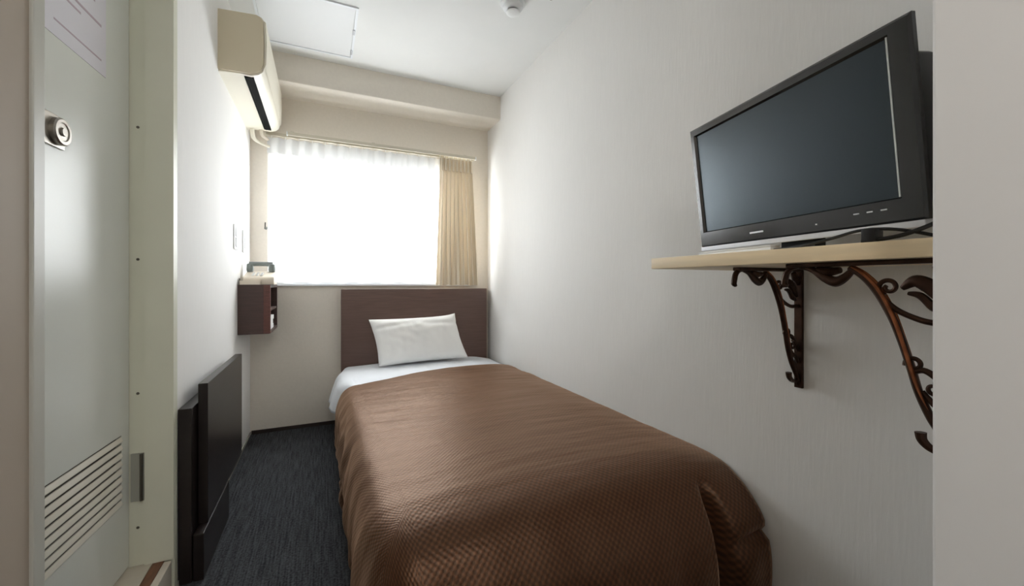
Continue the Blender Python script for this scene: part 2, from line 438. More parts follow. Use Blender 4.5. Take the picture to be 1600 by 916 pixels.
ZT = 0.411
PF = [(0, 0), (.06, -.003), (.12, -.018), (.168, -.052), (.205, -.105), (.232, -.17), (.246, -.25), (.246, -.33), (.238, -.397)]
PLm = [(0, 0), (.035, -.003), (.07, -.016), (.098, -.045), (.115, -.095), (.124, -.16), (.120, -.25), (.108, -.33), (.098, -.397)]
def prof(P, t):
    t = max(0, min(1, t)) * (len(P) - 1); i = min(int(t), len(P) - 2); f = t - i
    g = lambda k: P[max(0, min(len(P) - 1, k))]
    p0, p1, p2, p3 = g(i - 1), g(i), g(i + 1), g(i + 2)
    c = lambda a, b, cc, d: 0.5 * (2 * b + (cc - a) * f + (2 * a - 5 * b + 4 * cc - d) * f * f + (3 * b - a - 3 * cc + d) * f ** 3)
    return c(p0[0], p1[0], p2[0], p3[0]), c(p0[1], p1[1], p2[1], p3[1])

def make_spread():
    EX0, EX1, EY0 = 0.195, 1.207, 1.055
    LO = 0.47
    nl, nx, nf = 30, 90, 34
    us = [-(1 - i / nl) for i in range(nl)] + [i / nx for i in range(nx + 1)]
    bm = bmesh.new(); uvl = bm.loops.layers.uv.new('UVMap')
    rows = []; uvs = {}
    nyt = 120
    vsx = [-(1 - i / nf) for i in range(nf)] + [i / nyt for i in range(nyt + 1)]
    for v in vsx:
        row = []
        for u in us:
            tx = max(u, 0.0)
            bx = EX0 + (EX1 - EX0) * tx
            head = 2.44 + 0.25 * ((bx - EX0) / (EX1 - EX0)) ** 0.75 + 0.008 * math.sin(bx * 15)
            if u < 0: head += 0.07 * (-u) - 0.02 * math.sin(-u * PI)
            by = EY0 + (head - EY0) * max(v, 0.0)
            ul, vf = max(0, -u), max(0, -v)
            e = max(ul, vf)
            px, py, pz = bx, by, ZT
            if e > 0:
                th = math.atan2(vf, ul) / (PI / 2)          # 0 left side, 1 foot
                rl, zl = prof(PLm, e); rf, zf = prof(PF, e)
                w = th * th * (3 - 2 * th)
                if ul == 0: w = 1
                ang = th * PI / 2 if ul > 0 else PI / 2
                px -= math.cos(ang) * rl if ul > 0 else 0
                py -= math.sin(ang) * rf if vf > 0 else 0
                pz = ZT + zl * (1 - w) + zf * w
                # soft vertical folds in the hanging cloth
                k = min(1, e * 1.3) ** 2
                if ul > 0:
                    fold = 0.007 * math.sin(py * 23 + 1.5 * math.sin(py * 7)) + 0.005 * math.sin(py * 51 + pz * 9)
                    crease = 0.013 * math.sin((pz * 34 - py * 9) + 2.0 * math.sin(py * 5.3))
                    crease += 0.006 * math.sin(pz * 88 - py * 21 + 1.7 * math.sin(py * 8.7)) * (0.5 + 0.5 * math.sin(py * 6.3 + 1))
                    px -= (fold * k + crease * k * (0.5 + 0.5 * math.sin(py * 4.1))) * math.cos(ang)
                    if py > 2.2: px -= 0.02 * k * min(1, (py - 2.2) / 0.3)
                if vf > 0:
                    fold = 0.006 * math.sin(px * 17 + 0.6) + 0.004 * math.sin(px * 41)
                    py -= fold * k * math.sin(ang)
                    # box pleat next to the wall
                    below = max(0, min(1, (0.375 - pz) / 0.09))
                    dpl = (px - (1.045 + 0.05 * (0.3 - pz)))
                    py += 0.085 * below * math.exp(-(dpl / 0.016) ** 2)
                    if dpl > 0: py -= below * 0.020 * (1 - math.exp(-dpl / 0.03))
                    if dpl > 0.01: py += 0.022 * math.exp(-((pz - 0.215 - 0.1 * dpl) / 0.012) ** 2) * min(1, dpl / 0.05)
            # sag toward the wall and gentle crumple on top
            edge = max(0, (px - 1.02) / 0.185)
            pz -= 0.016 * edge * edge * (1 if e < 0.3 else max(0, 1 - (e - 0.3) * 3))
            nz = noise.noise(Vector((px * 3.2, py * 7.0, 0.3))) * 0.006 + noise.noise(Vector((px * 7, py * 22, 4.1))) * 0.0022
            top = max(0, 1 - e * 2.5)
            near_head = max(0, (py - 1.7) / 0.9)
            pz += nz * top * (0.45 + 0.9 * near_head) + 0.014 * top * math.sin(PI * min(1, max(0, tx))) 
            vt = bm.verts.new((px, py, max(pz, 0.012)))
            uvs[vt] = ((bx - EX0 if u >= 0 else u * LO), (by if v >= 0 else EY0 + v * LO))
            row.append(vt)
        rows.append(row)
    for a, b in zip(rows, rows[1:]):
        for j in range(len(a) - 1):
            f = bm.faces.new((a[j], a[j + 1], b[j + 1], b[j]))
            for lp in f.loops: lp[uvl].uv = uvs[lp.vert]
    return bm
sp = tag(obj('bedspread', make_spread(), 'spread', smooth=True, angle=3.0), 'brown satin bedspread with woven dot pattern hanging to the floor', 'bedspread')
so_ = sp.modifiers.new('thickness', 'SOLIDIFY'); so_.thickness = 0.006; so_.offset = -1

def make_sheet():
    PS = [(0, 0), (.035, -.002), (.07, -.012), (.095, -.04), (.112, -.085), (.126, -.13), (.138, -.178)]
    EX0, EX1 = 0.175, 1.200
    bm = bmesh.new(); rows = []
    nl, nx, ny = 18, 50, 46
    us = [-(1 - i / nl) for i in range(nl)] + [i / nx for i in range(nx + 1)]
    for k in range(ny + 1):
        y = 2.36 + (3.04 - 2.36) * k / ny
        row = []
        for u in us:
            x = EX0 + (EX1 - EX0) * max(u, 0); z = ZT - 0.010
            if u < 0:
                r, d = prof(PS, -u)
                fl = max(0, min(1, (y - 2.53) / 0.09)); back = max(0, min(1, (3.04 - y) / 0.14))
                r *= 0.55 + 0.45 * fl; r *= 0.55 + 0.45 * back
                x -= r + 0.004 * math.sin(y * 40) * (-u); z += d
            else:
                z += 0.010 * math.sin(PI * u) + 0.004 * noise.noise(Vector((x * 6, y * 9, 2)))
                z -= 0.012 * max(0, min(1, (2.72 - y) / 0.1)) + 0.022 * max(0, (x - 1.0) / 0.2) ** 2
            row.append(bm.verts.new((x, y, z)))
        rows.append(row)
    for a, b in zip(rows, rows[1:]):
        for j in range(len(a) - 1): bm.faces.new((a[j], a[j + 1], b[j + 1], b[j]))
    return bm
sh = tag(obj('bed_sheet', make_sheet(), 'sheet', smooth=True, angle=3), 'white sheet folded out between the bedspread and the headboard', 'sheet')
m_ = sh.modifiers.new('thickness', 'SOLIDIFY'); m_.thickness = 0.008; m_.offset = -1

def make_pillow():
    W, Hh, T = 0.62, 0.325, 0.070
    bm = bmesh.new(); n1, n2 = 44, 28
    def pt(i, j, s):
        a = -1 + 2 * i / n1; b = -1 + 2 * j / n2
        pinch = 1 - 0.05 * (1 - abs(b) ** 2) * abs(a) ** 3
        pv = 1 - 0.045 * (1 - abs(a) ** 2) * abs(b) ** 3
        x = a * W / 2 * pinch; z = b * Hh / 2 * pv
        t = T * (max(0, 1 - a ** 4) ** 0.55) * (max(0, 1 - b ** 4) ** 0.55)
        t += (0.010 * noise.noise(Vector((x * 9, z * 9, 1.7 + s))) + 0.004 * noise.noise(Vector((x * 25, z * 25, s)))) * (1 - a ** 6) * (1 - b ** 6)
        # the slack corner folds of the case
        t -= 0.010 * math.exp(-((z - (Hh * 0.36 - 0.10 * abs(x))) / 0.012) ** 2) * (1 - b ** 8) * (0.4 + 0.6 * abs(a))
        xs = x + 0.030 * (-b) * 0.9 * (1) * (-1 if a < 0 else 1) * abs(a) ** 2 * (0.0 if a > 0 else -1.0)
        xs = x - 0.024 * b + (0.004 * b if a > 0 else 0)
        xs += 0.012 * (-b) * (a > 0.0) * a
        return (xs, -s * t, z + (0.012 * max(0, a) ** 6 if b > 0 else 0))
    F = {}
    for s in (1, -1):
        for i in range(n1 + 1):
            for j in range(n2 + 1):
                border = i in (0, n1) or j in (0, n2)
                if s == -1 and border: F[(s, i, j)] = F[(1, i, j)]
                else: F[(s, i, j)] = bm.verts.new(pt(i, j, s))
        for i in range(n1):
            for j in range(n2):
                q = [F[(s, i, j)], F[(s, i + 1, j)], F[(s, i + 1, j + 1)], F[(s, i, j + 1)]]
                if s == -1: q.reverse()
                bm.faces.new(q)
    tilt = Matrix.Translation((0.622, 2.925, 0.578)) @ Matrix.Rotation(-math.radians(17), 4, 'X') @ Matrix.Rotation(math.radians(-1.4), 4, 'Y')
    bmesh.ops.transform(bm, matrix=tilt, verts=bm.verts[:])
    return bm
tag(obj('pillow', make_pillow(), 'pillow', smooth=True, angle=3), 'white pillow propped upright against the dark headboard', 'pillow')

# ------------------------------------------------------------------ curtains and rail
def pleated(xa0, xa1, xb0, xb1, y, z0, z1, n, amp_top, amp_bot, nz=24, jitter=0.0, hem=0.0):
    """cloth whose x range runs xa (top) to xb (bottom)"""
    bm = bmesh.new(); nx = n * 12; rows = []
    ph = [random.uniform(-1, 1) * jitter for _ in range(n + 2)]
    for k in range(nz + 1):
        t = k / nz; row = []
        for i in range(nx + 1):
            s = i / nx
            c = s * n; seg = int(c); w = ph[min(seg, n)] * (1 - (c - seg)) + ph[min(seg + 1, n + 1)] * (c - seg)
            x = (xa0 + (xa1 - xa0) * s) * (1 - t) + (xb0 + (xb1 - xb0) * s) * t
            amp = amp_top * (1 - t) + amp_bot * t
            yy = y + amp * (math.sin(2 * PI * (c + w * 0.35 * t)) + 0.35 * w * math.sin(4 * PI * c + 1))
            x += 0.35 * amp * math.sin(4 * PI * c) * (1 if jitter else 0.4)
            z = z1 + (z0 - z1) * t + hem * math.sin(2 * PI * c * 0.5) * t
            row.append(bm.verts.new((x, yy, z)))
        rows.append(row)
    for a, b in zip(rows, rows[1:]):
        for j in range(nx): bm.faces.new((a[j], a[j + 1], b[j + 1], b[j]))
    return bm
tag(obj('sheer_curtain', pleated(-0.325, 0.86, -0.325, 0.86, 3.072, 0.978, 1.915, 15, 0.012, 0.008, hem=0.003), 'sheer', smooth=True, angle=3),
    'white sheer lace curtain glowing across the whole window', 'curtain')
ht_ = obj('heading_shade_band', pleated(-0.325, 0.86, -0.325, 0.86, 3.066, 1.815, 1.918, 15, 0.012, 0.0118, nz=4), 'heading', bpy.data.objects['sheer_curtain'], smooth=True, angle=3)  # denser band added to darken the backlit top of the sheer
cu = thing('curtain', 'beige pleated curtain gathered at the right end of the window', 'curtain', (0.93, 3.02, 0.957))
bm = pleated(0.795, 1.045, 0.765, 1.090, 3.016, 0.960, 1.915, 9, 0.014, 0.029, jitter=0.9, hem=0.002)
bmesh.ops.transform(bm, matrix=Matrix.Translation((-0.93, -3.02, -0.957)), verts=bm.verts[:])
obj('drape', bm, 'drape', cu, smooth=True, angle=3)
bm = bmesh.new()
for i in range(9):
    x = 0.805 + i * 0.029
    add_prism(bm, [(x - 0.93 - 0.007, 0.86), (x - 0.93 + 0.007, 0.86), (x - 0.93 + 0.004, 0.952), (x - 0.93 - 0.004, 0.952)], 'Y', -0.022, -0.010)
obj('pinch_pleat', bm, 'drape', cu)
hk = thing('curtain_hook', 'small dark tieback hook beside the left edge of the window', 'hook', (-0.338, YB, 1.335))
bm = bmesh.new(); add_lathe(bm, [(0.0001, 0), (0.010, 0), (0.009, 0.004), (0.0001, 0.005)], Matrix.Rotation(PI / 2, 4, 'X'), 20); obj('rose', bm, 'greyplastic', hk, smooth=True)
bm = bmesh.new(); add_tube(bm, [(0, -0.004, 0), (0, -0.024, -0.002), (0, -0.032, 0.008), (0, -0.030, 0.024), (0, -0.026, 0.032)], 0.0045, 8, 5); obj('prong', bm, 'screw', hk, smooth=True)

rl = thing('curtain_rail', 'slim cream curtain rail running above the window', 'curtain rail', (0.37, 3.03, 1.94))
bm = bmesh.new()
add_box(bm, -0.575, 0.705, -0.018, -0.002, -0.010, 0.010); add_box(bm, -0.70, 0.705, 0.032, 0.046, -0.010, 0.010); add_box(bm, -0.575, 0.705, -0.002, 0.032, 0.006, 0.010)
obj('track', bm, 'rail', rl)
for x in (-0.55, -0.05, 0.62):
    obj('bracket', rbox(x - 0.010, x + 0.010, -0.016, 0.089, 0.010, 0.016, 0.002), 'rail', rl)
for x in (-0.583, 0.701):
    obj('end_cap', rbox(x, x + 0.008, -0.021, 0.002, -0.012, 0.012, 0.002), 'whiteplastic', rl)
for i in range(15):
    x = -0.67 + i * 0.079
    bm = bmesh.new(); add_tube(bm, [(x, 0.039, -0.009), (x, 0.039, -0.022), (x + 0.004, 0.039, -0.028)], 0.0022, 6, 3)
    obj('runner', bm, 'whiteplastic', rl)
for i in range(8):
    x = 0.425 + i * 0.034
    bm = bmesh.new(); add_tube(bm, [(x, -0.010, -0.009), (x, -0.010, -0.020), (x + 0.004, -0.010, -0.026)], 0.0022, 6, 3)
    obj('runner', bm, 'whiteplastic', rl)

# ------------------------------------------------------------------ air conditioner
ac = thing('air_conditioner', 'cream wall air conditioner high on the left wall', 'air conditioner', (XL, 2.615, 1.93))
Y0, Y1 = -0.399, 0.399
shell = [(0, 0.275), (0.150, 0.285), (0.168, 0.278), (0.178, 0.262), (0.184, 0.16), (0.181, 0.055), (0.172, 0.026), (0.155, 0.010), (0.125, 0.0), (0.085, 0.003), (0.0, -0.004)]
bm = bmesh.new(); add_prism(bm, shell, 'Y', Y0 + 0.012, Y1 - 0.012)
obj('casing', bm, 'acw', ac, smooth=True)
for a, b in ((Y0, Y0 + 0.012), (Y1 - 0.012, Y1)):
    bm = bmesh.new()
    add_prism(bm, [(0, 0.270), (0.148, 0.280), (0.164, 0.273), (0.173, 0.258), (0.178, 0.16), (0.175, 0.058), (0.166, 0.030), (0.150, 0.016), (0.12, 0.006), (0.0, 0.003)], 'Y', a, b)
    obj('end_panel', bm, 'acside', ac, smooth=True)
bm = bmesh.new(); add_prism(bm, [(0.096, -0.002), (0.134, -0.0035), (0.134, 0.006), (0.096, 0.006)], 'Y', Y0 + 0.03, Y1 - 0.05)
slot = obj('air_outlet', bm, 'slotblack', ac)
bm = bmesh.new(); add_prism(bm, [(0.104, -0.003), (0.107, -0.0065), (0.109, -0.0055), (0.106, -0.002)], 'Y', Y0 + 0.035, Y1 - 0.055)
obj('vane', bm, 'slotblack', slot)
bm = bmesh.new()
add_prism(bm, [(0.179, 0.262), (0.1855, 0.255), (0.1895, 0.16), (0.1865, 0.060), (0.182, 0.050)], 'Y', Y0 + 0.004, Y1 - 0.004)
obj('front_panel', bm, 'acw', ac, smooth=True)
bm = bmesh.new()
add_tube(bm, [(0.030, 0.36, 0.0), (0.030, 0.375, -0.028), (0.036, 0.395, -0.050), (0.062, 0.418, -0.064), (0.095, 0.425, -0.075), (0.118, 0.428, -0.083)], [0.012, 0.013, 0.012, 0.010, 0.009, 0.008], 10)
obj('drain_pipe', bm, 'acw', ac, smooth=True)
bm = bmesh.new()
add_tube(bm, [(0.075, 0.375, 0.004), (0.080, 0.390, -0.025), (0.098, 0.412, -0.034), (0.105, 0.43, -0.036)], 0.010, 10)
obj('refrigerant_pipe', bm, 'beige', ac, smooth=True)

# ------------------------------------------------------------------ ceiling fittings
sd = thing('smoke_detector', 'round white smoke detector on the ceiling', 'smoke detector', (0.862, 1.868, ZC))
F = Matrix.Rotation(PI, 4, 'X')
bm = bmesh.new(); add_lathe(bm, [(0.0001, 0), (0.062, 0), (0.064, 0.004), (0.061, 0.013), (0.053, 0.016), (0.0001, 0.016)], F, 40); obj('base', bm, 'hatch', sd, smooth=True)
bm = bmesh.new(); add_lathe(bm, [(0.0001, 0.015), (0.046, 0.015), (0.050, 0.022), (0.048, 0.033), (0.040, 0.041), (0.034, 0.043), (0.0001, 0.043)], F, 40); obj('housing', bm, 'hatch', sd, smooth=True)
bm = bmesh.new(); add_lathe(bm, [(0.0001, 0.042), (0.029, 0.042), (0.029, 0.050), (0.0001, 0.050)], F, 32); obj('sensor_chamber', bm, 'lens', sd, smooth=True)
bm = bmesh.new(); add_lathe(bm, [(0.0001, 0.050), (0.034, 0.050), (0.033, 0.055), (0.024, 0.059), (0.0001, 0.061)], F, 32); obj('cap', bm, 'whiteplastic', sd, smooth=True)
sk = thing('sprinkler_head', 'small metal sprinkler head on the ceiling beside the right wall', 'sprinkler', (1.0, 1.726, ZC))
bm = bmesh.new(); add_lathe(bm, [(0.0001, 0), (0.022, 0), (0.020, 0.005), (0.0001, 0.006)], F, 24); obj('escutcheon', bm, 'hatch', sk, smooth=True)
bm = bmesh.new(); add_lathe(bm, [(0.0001, 0.005), (0.005, 0.005), (0.004, 0.030), (0.008, 0.031), (0.008, 0.034), (0.0001, 0.034)], F, 16); obj('nozzle', bm, 'screw', sk, smooth=True)
ht = thing('access_hatch', 'square white inspection hatch in the ceiling near the air conditioner', 'ceiling hatch', (-0.07, 2.48, ZC))
bm = bmesh.new()
hx0, hx1, hy0, hy1 = -0.235, 0.225, -0.235, 0.255
for a in ((hx0 - 0.012, hx0, hy0 - 0.012, hy1 + 0.012), (hx1, hx1 + 0.012, hy0 - 0.012, hy1 + 0.012), (hx0, hx1, hy0 - 0.012, hy0), (hx0, hx1, hy1, hy1 + 0.012)):
    add_box(bm, *a, -0.007, 0.0)
obj('frame', bm, 'alu', ht)
obj('panel', rbox(hx0 + 0.004, hx1 - 0.004, hy0 + 0.004, hy1 - 0.004, -0.0045, -0.0005, 0.001), 'hatch', ht)
for y in (-0.03, 0.19):
    obj('latch', rbox(hx1 - 0.004, hx1 + 0.008, y - 0.022, y + 0.022, -0.012, -0.006, 0.002), 'silver', ht)

# ------------------------------------------------------------------ wall box with telephone
BXX0, BXX1, BY0, BY1, BZ0, BZ1 = XL, -0.269, 2.685, 3.075, 0.689, 0.966
wb = thing('wall_box', 'small dark wood box shelf fixed to the left wall by the window', 'bedside shelf', ((BXX0 + BXX1) / 2, (BY0 + BY1) / 2, BZ0))
def wbp(name, m, *a):
    cx, cy_ = wb.location.x, wb.location.y
    a = (a[0] - cx, a[1] - cx, a[2] - cy_, a[3] - cy_, a[4] - BZ0, a[5] - BZ0)
    return obj(name, rbox(*a, 0.0015), m, wb)
wbp('side_panel', 'darkwood', BXX0, BXX1 - 0.004, BY0, BY0 + 0.018, BZ0, BZ1)
wbp('side_panel', 'darkwood', BXX0, BXX1, BY1 - 0.018, BY1, BZ0, BZ1)
wbp('edge_strip', 'redwood', BXX1 - 0.034, BXX1, BY0 - 0.002, BY0 + 0.016, BZ0 + 0.002, BZ1 - 0.002)
wbp('top_panel', 'darkwood', BXX0, BXX1, BY0 + 0.018, BY1 - 0.018, BZ1 - 0.018, BZ1)
wbp('bottom_panel', 'darkwood', BXX0, BXX1, BY0 + 0.018, BY1 - 0.018, BZ0, BZ0 + 0.018)
wbp('back_panel', 'blackwood', BXX0, BXX0 + 0.008, BY0 + 0.018, BY1 - 0.018, BZ0 + 0.018, BZ1 - 0.018)
wbp('inner_shelf', 'darkwood', BXX0 + 0.008, BXX1 - 0.004, BY0 + 0.018, BY1 - 0.018, 0.815, 0.828)
bk = thing('booklet', 'white booklet stack lying inside the small wall box', 'booklet', (-0.335, 2.80, 0.7075))
for i, (w, a) in enumerate(((0.105, 0.0), (0.100, 0.03), (0.102, -0.02))):
    bm = rbox(-0.045, 0.062, -0.09, 0.09, 0.026 * i, 0.026 * i + 0.0255, 0.002)
    bmesh.ops.rotate(bm, cent=(0, 0, 0), matrix=Matrix.Rotation(a, 3, 'Z'), verts=bm.verts[:])
    obj('volume', bm, 'whiteplastic', bk)

ph = thing('telephone', 'beige desk telephone on top of the small wall box', 'telephone', (-0.335, 2.80, 0.9665))
bm = bmesh.new()
add_prism(bm, [(-0.085, 0.0), (-0.085, 0.026), (-0.075, 0.034), (0.06, 0.060), (0.085, 0.058), (0.085, 0.0)], 'X', -0.075, 0.085)
obj('body', bevel(bm, 0.004), 'beige', ph, smooth=True)
hs = bmesh.new()
add_tube(hs, [(-0.062, 0.055, 0.092), (-0.03, 0.055, 0.094), (0.03, 0.055, 0.094), (0.066, 0.055, 0.092)], [0.012, 0.010, 0.010, 0.012], 12)
hso = obj('handset', hs, 'greyplastic', ph, smooth=True)
for x in (-0.058, 0.060):
    bm = bmesh.new(); add_lathe(bm, [(0.0001, 0), (0.017, 0), (0.020, 0.010), (0.018, 0.034), (0.012, 0.038), (0.0001, 0.038)], Matrix.Translation((x, 0.055, 0.058)), 24)
    obj('earpiece', bm, 'greyplastic', hso, smooth=True)
for r in range(4):
    for c in range(3):
        x, y = -0.035 + c * 0.022, -0.058 + r * 0.019
        obj('key', rbox(x, x + 0.013, y, y + 0.011, 0.035 + (y + 0.075) * 0.19, 0.040 + (y + 0.08) * 0.19, 0.001), 'whiteplastic', ph)
ph.scale = (0.95, 1.0, 1.3)
tb = thing('tray', 'low pale tray with dark edge at the near end of the wall box top', 'tray', (-0.375, 2.7005, 0.9665))
bm = bmesh.new()
add_box(bm, -0.042, 0.055, -0.010, 0.012, 0, 0.004)
for a in ((-0.042, -0.038, -0.010, 0.012), (0.051, 0.055, -0.010, 0.012), (-0.038, 0.051, -0.010, -0.007), (-0.038, 0.051, 0.009, 0.012)): add_box(bm, *a, 0.004, 0.022)
obj('body', bm, 'beige', tb)
obj('side_lip', rbox(-0.0455, -0.042, -0.010, 0.012, 0.0, 0.034, 0.001), 'blackwood', tb)

# ------------------------------------------------------------------ wall switches
def plate(y0, y1, z0, z1, label, rocker):
    t = thing('wall_switch', label, 'switch', (XL, (y0 + y1) / 2, (z0 + z1) / 2))
    hy, hz = (y1 - y0) / 2, (z1 - z0) / 2
    obj('cover_plate', rbox(0, 0.007, -hy, hy, -hz, hz, 0.002), 'whiteplastic', t)
    for (a, b) in rocker:
        obj('rocker', rbox(0.006, 0.011, -hy * 0.55, hy * 0.55, a * hz, b * hz, 0.0015), 'hatch', t)
plate(2.565, 2.685, 1.155, 1.285, 'white wall switch plate on left wall nearer the camera', ((-0.8, -0.05), (0.05, 0.8)))
plate(2.83, 2.93, 1.155, 1.285, 'white wall plate on left wall next to the window corner', ((-0.6, 0.6),))

# ------------------------------------------------------------------ folded table against the left wall
ft = thing('folding_table', 'low dark brown folded panel table standing flat against the left wall', 'folding table', (-0.39, 2.0, 0))
def ftp(name, m, *a):
    return obj(name, rbox(a[0] + 0.39, a[1] + 0.39, a[2] - 2.0, a[3] - 2.0, a[4], a[5], 0.002), m, ft)
ftp('leaf', 'blackwood', -0.385, -0.357, 1.715, 2.366, 0.155, 0.632)
ftp('support', 'blackwood', -0.384, -0.355, 1.652, 2.052, 0.0, 0.153)
ftp('back_board', 'blackwood', -0.423, -0.387, 1.650, 2.052, 0.0, 0.567)
for y in (1.80, 2.12):
    bm = bmesh.new(); add_tube(bm, [(0.0005, y - 2.0 - 0.03, 0.55), (0.0005, y - 2.0 + 0.03, 0.55)], 0.0035, 8, 1)
    obj('hinge', bm, 'screw', ft)

# ------------------------------------------------------------------ corner shelf, brackets
SZ0, SZ1 = 1.014, 1.044
tag(obj('wall_shelf', rbox(0.853, XR - 0.0005, RY + 0.0005, 0.905, SZ0, SZ1, 0.0025), 'shelfwood', smooth=True), 'light maple wall shelf carrying the television', 'shelf')

def bar_strip(bm, x0, x1, y0, y1, z0, z1): add_box(bm, x0, x1, y0, y1, z0, z1)
def make_bracket(label, loc, rz):
    t = thing('shelf_bracket', label, 'shelf bracket', loc, rz, 'scrolled brackets under the shelf')
    # local x leads away from the wall, z down from the shelf
    obj('wall_bar', rbox(0.0005, 0.009, -0.011, 0.011, -0.333, -0.0005, 0.002), 'bronze', t)
    obj('top_bar', rbox(0.009, 0.262, -0.010, 0.010, -0.009, -0.0005, 0.002), 'bronze', t)
    V = lambda p, h: (p, 0, h)
    b = bmesh.new()
    add_tube(b, [V(.150, -.012), V(.128, -.030), V(.108, -.056), V(.088, -.098), V(.074, -.140), V(.063, -.180), V(.052, -.222), V(.036, -.262), V(.015, -.300), V(.006, -.325)],
             [.0055, .006, .0068, .0062, .0058, .0058, .006, .006, .005, .004], 10, 6, 1.2)
    br = obj('brace', b, 'bronze', t, smooth=True)
    for sgn in (-1, 1):
        b = bmesh.new()
        add_tube(b, [(.146, sgn * .005, -.010), (.126, sgn * .005, -.025), (.106, sgn * .005, -.050), (.087, sgn * .005, -.090), (.073, sgn * .005, -.135), (.061, sgn * .005, -.180), (.050, sgn * .004, -.222), (.034, sgn * .003, -.262)],
                 [.002, .0032, .0036, .0034, .003, .003, .003, .002], 8, 6, 1.0)
        obj('rib', b, 'copper', br, smooth=True)
    b = bmesh.new()   # acanthus leaf near the tip
    add_tube(b, [V(.240, -.008), V(.215, -.014), V(.192, -.030), V(.174, -.038), V(.158, -.030), V(.144, -.014)], [.003, .006, .009, .010, .008, .005], 10, 6, 0.9)
    add_tube(b, [V(.205, -.012), V(.185, -.018), V(.165, -.016)], [.006, .009, .006], 8, 5, 1.1)
    obj('leaf', b, 'bronze', t, smooth=True)
    b = bmesh.new()   # curled tip
    add_tube(b, [V(.238, -.006), V(.254, -.009), V(.264, -.018), V(.268, -.030), V(.270, -.042), V(.264, -.047)], [.005, .006, .006, .006, .006, .004], 8, 6, 1.2)
    obj('tip_curl', b, 'bronze', t, smooth=True)
    b = bmesh.new()   # hanging arc back to the wall
    add_tube(b, [V(.100, -.068), V(.082, -.086), V(.060, -.098), V(.036, -.105), V(.006, -.103)], [.005, .005, .0048, .005, .005], 8, 6, 1.0)
    obj('arc', b, 'bronze', t, smooth=True)
    b = bmesh.new()   # rosette scrolls in the corner
    def spiral(cx, cz, r0, r1, a0, turns, rad, nn=14):
        pts = []
        for i in range(nn + 1):
            s = i / nn; r = r0 + (r1 - r0) * s; a = a0 + turns * 2 * PI * s
            pts.append(V(cx + r * math.cos(a), cz + r * math.sin(a)))
        add_tube(b, pts, [rad, rad * 0.8], 8, 3, 1.2)
    spiral(.092, -.048, .016, .004, -1.2, 1.3, .0042)
    obj('scroll', b, 'bronze', t, smooth=True)
    b = bmesh.new()
    add_tube(b, [V(.074, -.050), V(.058, -.038), V(.042, -.044), V(.028, -.060), V(.014, -.078)], [.004, .010, .012, .010, .004], 10, 6, 0.7)
    add_tube(b, [V(.066, -.058), V(.050, -.062), V(.034, -.080), V(.020, -.088)], [.003, .006, .007, .003], 8, 6, 0.9)
    add_tube(b, [V(.030, -.012), V(.022, -.026), V(.012, -.032), V(.008, -.046)], [.007, .010, .010, .005], 8, 6, 0.8)
    obj('flower', b, 'bronze', t, smooth=True)
    b = bmesh.new()
    spiral(.058, -.176, .012, .003, -0.3, 1.2, .004)
    add_tube(b, [V(.060, -.190), V(.046, -.184), V(.030, -.194), V(.018, -.212), V(.010, -.230)], [.004, .005, .0055, .005, .004], 8, 6, 1.0)
    spiral(.034, -.212, .012, .003, 1.6, 1.25, .0036)
    add_tube(b, [V(.048, -.218), V(.034, -.236), V(.020, -.246), V(.010, -.262)], [.0035, .005, .005, .004], 8, 6, 1.0)
    obj('scroll', b, 'bronze', t, smooth=True)
    b = bmesh.new()   # lower hook
    add_tube(b, [V(.050, -.286), V(.048, -.298), V(.038, -.308), V(.022, -.312), V(.006, -.308)], [.008, .007, .006, .005, .005], 10, 6, 1.0)
    obj('hook', b, 'bronze', t, smooth=True)
    return t
make_bracket('bronze scrolled bracket under the far end of the shelf on the long right wall', (XR, 0.713, SZ0), PI)
make_bracket('bronze scrolled bracket under the near end of the shelf beside the right wall edge', (0.893, RY, SZ0), PI / 2)

# ------------------------------------------------------------------ television
TVW, TVH = 0.582, 0.358
phi, tau = 0.197, 0.119
ax = Vector((-math.sin(phi), -math.cos(phi), 0))          # far end towards the near end
nn = Vector((-math.cos(phi), math.sin(phi), 0))           # the way the screen faces before tilting
up = Vector((0, 0, 1)) * math.cos(tau) + nn * math.sin(tau)
fr = nn * math.cos(tau) - Vector((0, 0, 1)) * math.sin(tau)
far = Vector((1.069, 0.920, 1.085))
base = far + ax * TVW / 2 - nn * 0.045; base.z = SZ1 + 0.0005
tv = thing('television', 'black flat television tilted forward on the wall shelf', 'television', tuple(base))
# local frame for panel parts: x along ax, y = out of the screen, z up the panel
TM = Matrix(((ax.x, fr.x, up.x, 0), (ax.y, fr.y, up.y, 0), (ax.z, fr.z, up.z, 0), (0, 0, 0, 1)))
TM.translation = far - base
def tvp(name, bm, m, parent=None, **k):
    if parent is None or True: bmesh.ops.transform(bm, matrix=TM, verts=bm.verts[:])
    return obj(name, bm, m, parent or tv, **k)
SX0, SX1, SY0, SY1 = 0.022, TVW - 0.040, 0.046, TVH - 0.024
bm = bmesh.new()
def quadring(o, i):
    """bevelled frame: outer rectangle o and inner i as (x0,x1,z0,z1,y)"""
    O = [bm.verts.new(p) for p in ((o[0], o[4], o[2]), (o[1], o[4], o[2]), (o[1], o[4], o[3]), (o[0], o[4], o[3]))]
    I = [bm.verts.new(p) for p in ((i[0], i[4], i[2]), (i[1], i[4], i[2]), (i[1], i[4], i[3]), (i[0], i[4], i[3]))]
    for k in range(4): bm.faces.new((O[k], O[(k + 1) % 4], I[(k + 1) % 4], I[k]))
quadring((0, TVW, 0, TVH, -0.013), (0, TVW, 0, TVH, -0.004))
quadring((0, TVW, 0, TVH, -0.004), (0.005, TVW - 0.005, 0.004, TVH - 0.005, 0.0))
